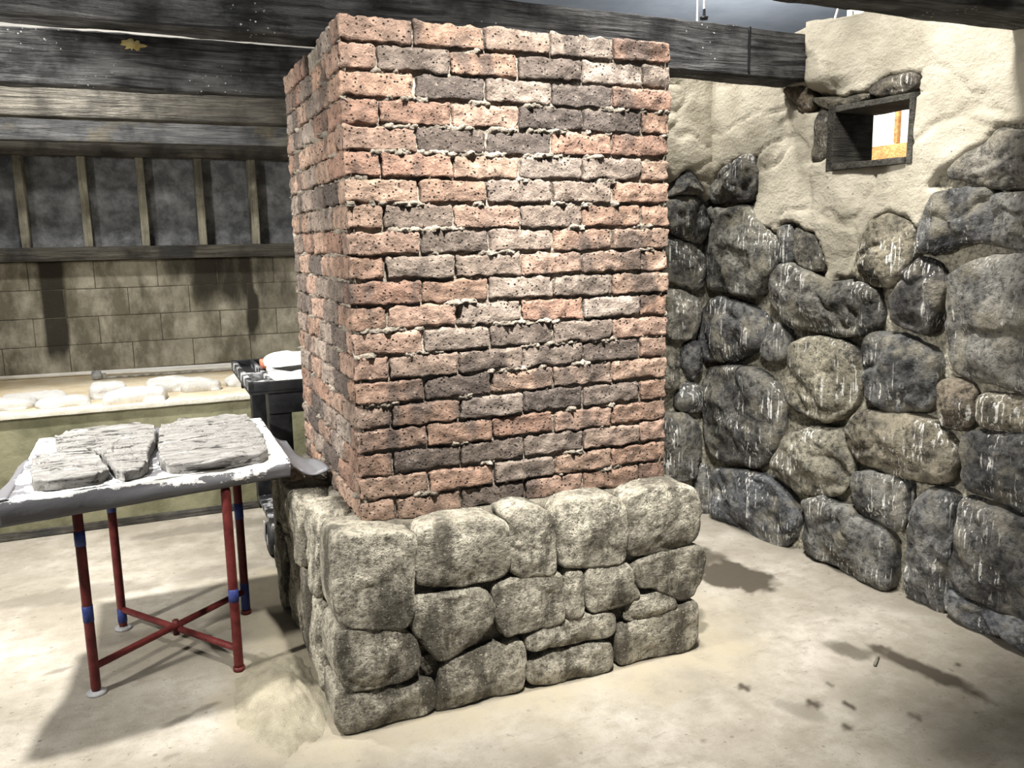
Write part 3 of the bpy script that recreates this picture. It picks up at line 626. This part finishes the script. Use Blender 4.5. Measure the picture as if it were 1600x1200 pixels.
# mortar: recessed joints with crumbs squeezed out along some courses
def mortar_face(fn, length, seed, squeeze):
    zs = []
    for j in range(21):
        for dz in (-.016, -.010, -.005, 0, .005, .010, .016): zs.append(Z0+j*PZ+dz)
    us = lin(.004, length-.004, int(length/.005)); vs = []
    heavy = {2: .3, 3: .75, 4: .8, 5: .8, 6: .35, 7: .7, 8: .55, 9: .3, 11: .5, 12: .75, 13: .8, 14: .4, 15: .3}
    for zi, z in enumerate(zs):
        z = max(Z0-.004, min(Z0+20*PZ-.006, z)); j = round((z-Z0)/PZ); dz = z-Z0-j*PZ; lev = heavy.get(20-j, .12)*squeeze
        for u in us:
            m = sstep(.0, .22, fr((u*7, j*3.7, seed), 4)+lev*.5-.36)
            prof = max(0, 1-(abs(dz-.002)/.0155)**2)
            cr = .45+1.2*abs(fr((u*30, z*90, seed), 4))
            h = -.022+.006*fr((u*30, z*30, seed), 3)+m*prof*.029*cr
            if abs(dz) > .012: h = min(h, -.006)
            vs.append(fn(u, z+(-.003 if m*prof > .4 else 0)*cr*.4, h))
    n = len(us)
    return vs, [(a*n+i, a*n+i+1, (a+1)*n+i+1, (a+1)*n+i) for a in range(len(zs)-1) for i in range(n-1)]
MV, MF = [], []
for fn, ln, sd, sq in ((lambda u, z, h: (u, -h, z), WD, 1, 1.), (lambda u, z, h: (-h, 1.05-u, z), 1.05, 2, .6), (lambda u, z, h: (WD+h, u, z), 1.05, 3, .6), (lambda u, z, h: (WD-u, 1.05+h, z), WD, 4, .5)):
    v, f = mortar_face(fn, ln, sd, sq); b = len(MV); MV += v; MF += [tuple(i+b for i in q) for q in f]
tag(part('mortar', MV, MF, 'mortar', ch), 'crumbly pale mortar squeezed out between the bricks', kind='stuff')
box('pillar_cap', (.03, .03, 2.15), (WD-.03, 1.02, 2.195), 'base_mortar', ch)
# rock base
box('bedding', (-.02, -.012, .55), (1.187, 1.07, .645), 'base_mortar', ch, .02, .01, (30, 30, 4))
box('base_core', (-.085, -.075, 0), (1.235, 1.10, .60), 'base_mortar', ch, .02, .012, (30, 30, 14))
def FRONT(x, z, h): return Vector((x, -.10-h, z))
def LEFT(y, z, h): return Vector((-.10-h, y, z))
def RIGHT(y, z, h): return Vector((1.25+h, y, z))
for i, (k, poly) in enumerate(BASE_STONES):
    dp = .17 if k in ('F1', 'F2', 'F3') else .14
    poly = grow(poly, .006); poly = [(x, max(z, .0) if z < .55 else (.55+(z-.55)*.84)) for x, z in poly]
    rock('stone', poly, FRONT, dp if k != 'F3b' else .05, .026 if k != 'F3b' else .004, .018, .010, .012, i+101, 'base_rock', ch, 96, 14, freq=6.5, cuts=2, ridge=.8, tilt=(random.uniform(-.05, .05), random.uniform(-.05, .05)))
LS = [[(.14, .40), (.16, .35), (.36, .36), (.40, .42), (.39, .60), (.36, .655), (.17, .66), (.14, .62)], [(.13, .04), (.16, .0), (.30, .01), (.33, .06), (.32, .33), (.28, .345), (.15, .335)],
      [(.41, .38), (.44, .355), (.66, .40), (.69, .45), (.67, .62), (.62, .65), (.43, .64)], [(.345, .05), (.37, .0), (.56, .0), (.60, .05), (.58, .33), (.50, .36), (.37, .345)],
      [(.615, .04), (.64, .0), (.84, .01), (.87, .06), (.85, .36), (.80, .385), (.64, .37)], [(.71, .43), (.74, .40), (1.04, .36), (1.12, .40), (1.13, .60), (1.06, .635), (.75, .63)],
      [(.885, .04), (.91, .0), (1.10, .0), (1.14, .05), (1.13, .30), (1.08, .345), (.91, .34)]]
for i, poly in enumerate(LS):
    rock('stone', poly, LEFT, .10, .03 if i not in (2, 5, 6) else .045, .02, .012, .016, i+131, 'base_rock', ch, 64, 9)
    rock('stone', poly, RIGHT, .10, .02, .03, .01, .018, i+141, 'base_rock', ch, 56, 6)

# ---------------------------------------------------------------- sand
def mound(name, cx, cy, rx, ry, hgt, seed, label):
    us = lin(-1.35, 1.35, 60)
    def f(u, v):
        d = math.hypot(u, v)+.16*fr((u*2, v*2, seed), 3); h = hgt*(1-sstep(0, 1.05, d))
        return (cx+u*rx, cy+v*ry, max(h+.004*fr((u*9, v*9, seed), 3)*(1-sstep(.8, 1.1, d)), 0)-.002+(.004 if d < 1 else 0))
    vs, fs = grid(us, us, f); return tag(part(name, vs, fs, 'sand'), label, 'sand', None, 'stuff')
mound('sand_pile', -.27, .20, .15, .34, .055, 2, 'small heap of yellow sand against the left side of the stone base')
#mound('sand_pile', .55, -.13, .80, .075, .012, 5, 'thin drift of yellow sand along the front foot of the stone base')
#mound('sand_pile', 1.33, -.06, .09, .2, .012, 7, 'scattered yellow sand at the right front corner of the stone base')
tag(tube('wood_sliver', (1.735, -.505, .008), (1.80, -.46, .008), .006, 'stud', None, 6), 'small pale wood sliver lying on the floor right of the pillar', 'sliver')

# ---------------------------------------------------------------- workbench along the back wall
wbn = thing('workbench', 'long low workbench with olive plywood front and pale top along the back wall', 'workbench', (-.4, 2.6, 0))
box('countertop', (-2.4, 2.44, .668), (1.6, 3.9, .690), 'counter', wbn, .003); box('edge_strip', (-2.4, 2.42, .664), (1.6, 2.44, .692), 'counter_edge', wbn, .003, .002, (60, 1, 1))
box('front_panel', (-2.4, 2.45, .03), (1.6, 2.47, .664), 'bench_front', wbn, .002); box('skirting', (-2.4, 2.44, 0), (1.6, 2.47, .045), 'old_wood', wbn, .004)
def cast(cx, cy, lx, ly, hz, zb, seed, label, rot=0, tilt=0, grp='white plaster stone casts'):
    poly = [(-.5, -.3), (-.42, -.5), (.1, -.48), (.44, -.5), (.5, -.25), (.48, .3), (.4, .48), (-.1, .5), (-.45, .46), (-.52, .1)]
    c, s = math.cos(rot), math.sin(rot)
    poly = [(cx+c*x*lx-s*y*ly, cy+s*x*lx+c*y*ly) for x, y in [(a*(1+random.uniform(-.1, .1)), b*(1+random.uniform(-.1, .1))) for a, b in poly]]
    o = rock('plaster_cast', poly, lambda x, y, h: Vector((x, y, zb+max(h, .0)+tilt*(x-cx+lx/2))), 0.0, hz*.85, .03, hz*.2, .012, seed, 'cast', None, 44, 6)
    return tag(o, label, 'plaster cast', grp)
cast(-1.36, 2.66, .32, .20, .055, .691, 1, 'white plaster cast at the far left of the workbench, cut by the picture edge')
cast(-1.22, 2.82, .34, .16, .05, .691, 2, 'white plaster cast lying behind the leftmost one on the workbench', .1)
cast(-1.05, 2.60, .27, .14, .05, .691, 3, 'second white plaster cast from the left along the workbench edge', .1)
cast(-.83, 2.80, .20, .2, .085, .691, 4, 'roundish tall white plaster cast near the middle of the bench row')
cast(-.68, 2.55, .34, .16, .075, .691, 5, 'long white plaster cast jutting over the bench edge in the middle', .12)
cast(-.50, 2.83, .24, .17, .08, .691, 6, 'white plaster cast just right of the long middle one on the bench', .1)
cast(-.32, 2.76, .22, .16, .075, .691, 7, 'blocky white plaster cast on the bench, second from the black cart')
cast(-.08, 2.82, .19, .15, .07, .691, 8, 'white plaster cast on the bench partly behind the black cart')
tag(tube('white_pipe', (-1.66, 3.80, .706), (.5, 3.62, .706), .014, 'pipe'), 'long white pipe lying along the back of the workbench', 'pipe')
tag(tube('white_pipe', (-.93, 3.70, .703), (.5, 3.48, .703), .011, 'pipe'), 'shorter white pipe on the bench in front of the long one', 'pipe')
cl = thing('bar_clamp', 'steel bar clamp with a round head lying on the workbench', 'clamp', (-.9, 3.5, .69))
tube('bar', (-.90, 3.50, .702), (.3, 3.44, .702), .008, 'steel', cl); lathe('head', [(-.03, .01), (-.028, .026), (0, .032), (.028, .026), (.03, .01)], (-.925, 3.50, .722), (1, 0, 0), 'grey_metal', cl); box('jaw', (-.895, 3.485, .691), (-.87, 3.515, .73), 'steel', cl)
bx = thing('wooden_box', 'pale wooden box at the left end of the workbench, only its edge showing', 'box', (-1.75, 3.4, .69))
for nm, lo, hi in (('side', (-1.58, 3.2, .69), (-1.56, 3.72, .89)), ('side', (-1.95, 3.2, .69), (-1.93, 3.72, .89)), ('end', (-1.93, 3.2, .69), (-1.58, 3.22, .89)), ('end', (-1.93, 3.70, .69), (-1.58, 3.72, .89)), ('bottom', (-1.93, 3.22, .69), (-1.58, 3.70, .70))):
    box(nm, lo, hi, 'counter', bx)

# ---------------------------------------------------------------- black utility cart
ct = thing('utility_cart', 'black utility cart with a tool tray top, between the worktable and the brick pillar', 'cart', (.1, 1.6, 0))
X0, X1, Y0, Y1, ZT = -.20, .42, 1.205, 2.03, .95
box('tray_floor', (X0, Y0, ZT-.055), (X1, Y1, ZT-.035), 'black', ct); 
box('tray_rim', (X0, Y0, ZT-.05), (X1, Y0+.02, ZT), 'black', ct); box('tray_rim', (X0, Y1-.02, ZT-.05), (X1, Y1, ZT), 'black', ct)
tag(box('tray_rim', (X0, Y0, ZT-.05), (X0+.025, Y1, ZT), 'scuffed', ct), 'scuffed black and grey rim'); box('tray_rim', (X1-.02, Y0, ZT-.05), (X1, Y1, ZT), 'black', ct)
box('tray_divider', (X0+.095, Y0+.02, ZT-.05), (X0+.115, Y1-.02, ZT-.002), 'scuffed', ct); box('tray_divider', (X0+.02, 1.52, ZT-.05), (X0+.1, 1.55, ZT-.003), 'scuffed', ct)
box('tray_divider', (X0+.02, Y0+.02, ZT-.05), (X0+.1, Y0+.13, ZT-.003), 'scuffed', ct)
box('apron', (-.12, Y0+.01, ZT-.15), (X1-.02, Y0+.03, ZT-.05), 'black', ct); box('apron', (X0+.04, Y1-.04, ZT-.15), (X1-.02, Y1-.02, ZT-.05), 'black', ct)
for (x, y) in ((-.12, Y0+.02), (-.12, Y1-.12), (.30, Y0+.02), (.30, Y1-.12)): box('leg', (x, y, .16), (x+.10, y+.09, ZT-.05), 'black', ct)
box('shelf', (-.12, Y0+.02, .20), (X1, Y1-.02, .23), 'scuffed', ct)
for (x, y) in ((-.10, 1.235), (-.10, 1.62), (.35, 1.235), (.35, 1.62)):
    wz = .088
    whl = lathe('caster_wheel', [(-.024, .02), (-.024, .062), (-.018, .081), (0, .088), (.018, .081), (.024, .062), (.024, .02)], (x, y, wz), (1, 0, 0), 'rubber', ct)
    lathe('hub', [(-.027, 0), (-.026, .03), (-.02, .045), (.02, .045), (.026, .03), (.027, 0)], (x, y, wz), (1, 0, 0), 'grey_metal', whl)
    box('fork', (x-.034, y-.02, wz-.01), (x-.027, y+.02, .18), 'grey_metal', ct); box('fork', (x+.027, y-.02, wz-.01), (x+.034, y+.02, .18), 'grey_metal', ct)
cast(.05, 1.38, .30, .20, .05, ZT-.034, 11, 'lower white plaster cast on the black cart, nearest the pillar', .1, 0, 'white casts on the cart')
cast(.10, 1.72, .32, .2, .05, ZT-.034, 12, 'white plaster cast lying flat on the cart behind the lower one', .1, 0, 'white casts on the cart')
cast(.07, 1.56, .30, .17, .055, ZT+.022, 13, 'topmost white plaster cast on the black cart, tilted over two others', .1, .04, 'white casts on the cart')
tag(box('clay_block', (-.07, 1.82, ZT-.034), (.06, 1.93, ZT+.01), 'tile_red', None, .008, .003, (4, 4, 2)), 'orange-red clay block in the cart tray behind the white casts', 'block')

# ---------------------------------------------------------------- worktable with carved plaster slabs
wt = thing('worktable', 'small worktable with red pipe legs, blue tape bands and a grey sheet-lined top', 'table', (-.58, .75, 0))
FEET = {'a': (-.8553, .511), 'b': (-.7789, 1.0288), 'c': (-.3777, .4643), 'd': (-.2997, .9604)}
BAND = {'a': ((.545, .60), (.27, .33)), 'b': ((.50, .56), (.03, .09)), 'c': ((.27, .32),), 'd': ((.42, .49), (.02, .14))}
for k, (x, y) in FEET.items():
    lg = tube('leg', (x, y, .012), (x, y, .70), .017, 'red', wt, 14)
    for a, b in BAND[k]: tag(tube('tape_band', (x, y, a), (x, y, b), .0182, 'blue', lg, 14), 'blue tape band')
    if k in 'ab': lathe('foot_plate', [(0, 0), (0, .034), (.006, .034), (.012, .022), (.012, 0)], (x, y, 0), (0, 0, 1), 'grey_metal', lg, 18)
    else: lathe('foot_plate', [(0, 0), (0, .021), (.016, .021), (.016, 0)], (x, y, 0), (0, 0, 1), 'red', lg, 14)
tube('brace', (*FEET['a'], .10), (*FEET['d'], .10), .013, 'red', wt); tube('brace', (*FEET['b'], .085), (*FEET['c'], .085), .013, 'red', wt)
mx = lathe('brace_bolt', [(-.03, 0), (-.03, .012), (.03, .012), (.03, 0)], (-.58, .735, .093), (0, 0, 1), 'red', wt, 10)
box('table_board', (-.99, .48, .70), (-.19, 1.27, .765), 'old_wood', wt)
def sheet(name, rows, parent, smear, thick=.005):
    n = len(rows[0]); vs = [p for r in rows for p in r]; fs = [(j*n+i, j*n+i+1, (j+1)*n+i+1, (j+1)*n+i) for j in range(len(rows)-1) for i in range(n-1)]
    o = part(name, vs, fs, 'liner', parent, True, {'smear': [smear(Vector(v)) for v in vs]})
    m = o.modifiers.new('thickness', 'SOLIDIFY'); m.thickness = thick; m.offset = 0; return o
def edge_y(x): return .375+.08*(x+1.0)/.8
rows = []
for j in range(31):
    v = j/30; row = []
    for i in range(41):
        u = i/40; x = -1.035+u*.885; y0 = edge_y(x); y = y0+v*(1.295-y0); z = .772+.004*fr((x*7, y*7, 2), 3)
        row.append((x, y, z))
    rows.append(row)
sheet('liner', rows, wt, lambda p: .60 if p.y < .50 else .36+.3*sstep(-.9, -1.0, p.x)+.3*sstep(-.28, -.2, p.x))
rows = []
for j in range(9):
    v = j/8; row = []
    for i in range(41):
        u = i/40; x = -1.075+u*.925; y = edge_y(x)+.004-.012*math.sin(v*math.pi)+.006*fr((x*5, v*2, 1), 2)+.01; bot = .685+.028*u
        row.append((x, y-.01, .774+(bot-.774)*v))
    rows.append(row)
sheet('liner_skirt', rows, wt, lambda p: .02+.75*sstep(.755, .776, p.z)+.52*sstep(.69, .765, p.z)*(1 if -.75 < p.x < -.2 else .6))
rows = []
for j in range(13):      # left flap hanging outward
    v = j/12; row = []
    for i in range(21):
        u = i/20; y = .37+u*.55; k = 1-.75*u
        row.append((-1.03-v*.11*k-.02*v*fr((y*5, v, 3), 2), y-.02*v*(1-u), .772-v*v*.085*k+.03*v*(1-v)*k))
    rows.append(row)
sheet('liner_flap', rows, wt, lambda p: .25)
rows = []
for j in range(15):      # right flap curling down towards the stone base
    v = j/14; row = []
    for i in range(21):
        u = i/20; y = .455+u*.5; k = (1-.55*u)
        row.append((-.155+v*.15*k, y+.02*math.sin(v*3), .772-.075*v*k-.035*math.sin(v*math.pi)*k+.03*v*v*math.sin(u*5+1)))
    rows.append(row)
sheet('liner_flap', rows, wt, lambda p: .22 if p.x < -.1 else .05)
SL = [([(-1.0, .80), (-.845, .838), (-.80, .775), (-.735, .42), (-.955, .41), (-.985, .55)], 'lower left carved plaster slab on the worktable, with grainy ridges'),
      ([(-.965, 1.20), (-.60, 1.25), (-.588, .94), (-.62, .70), (-.625, .465), (-.715, .41), (-.79, .80), (-.835, .855), (-.93, .86)], 'middle carved plaster slab on the worktable, shaped like an L'),
      ([(-.565, 1.21), (-.225, 1.24), (-.205, .98), (-.205, .70), (-.225, .47), (-.33, .44), (-.55, .43), (-.585, .56), (-.582, .76)], 'large right-hand carved plaster slab on the worktable')]
for i, (poly, lab) in enumerate(SL):
    c = (sum(p[0] for p in poly)/len(poly), sum(p[1] for p in poly)/len(poly))
    poly = grow(poly, -.002)
    o = rock('carved_slab', poly, lambda x, y, h: Vector((x, y, .776+max(h, 0))), 0., .040, .008, .002, .010, 40+i, 'slab', None, 110, 22, (.6, 4.), 9., .9, 1)
    tag(o, lab, 'slab', 'carved plaster slabs on the worktable')
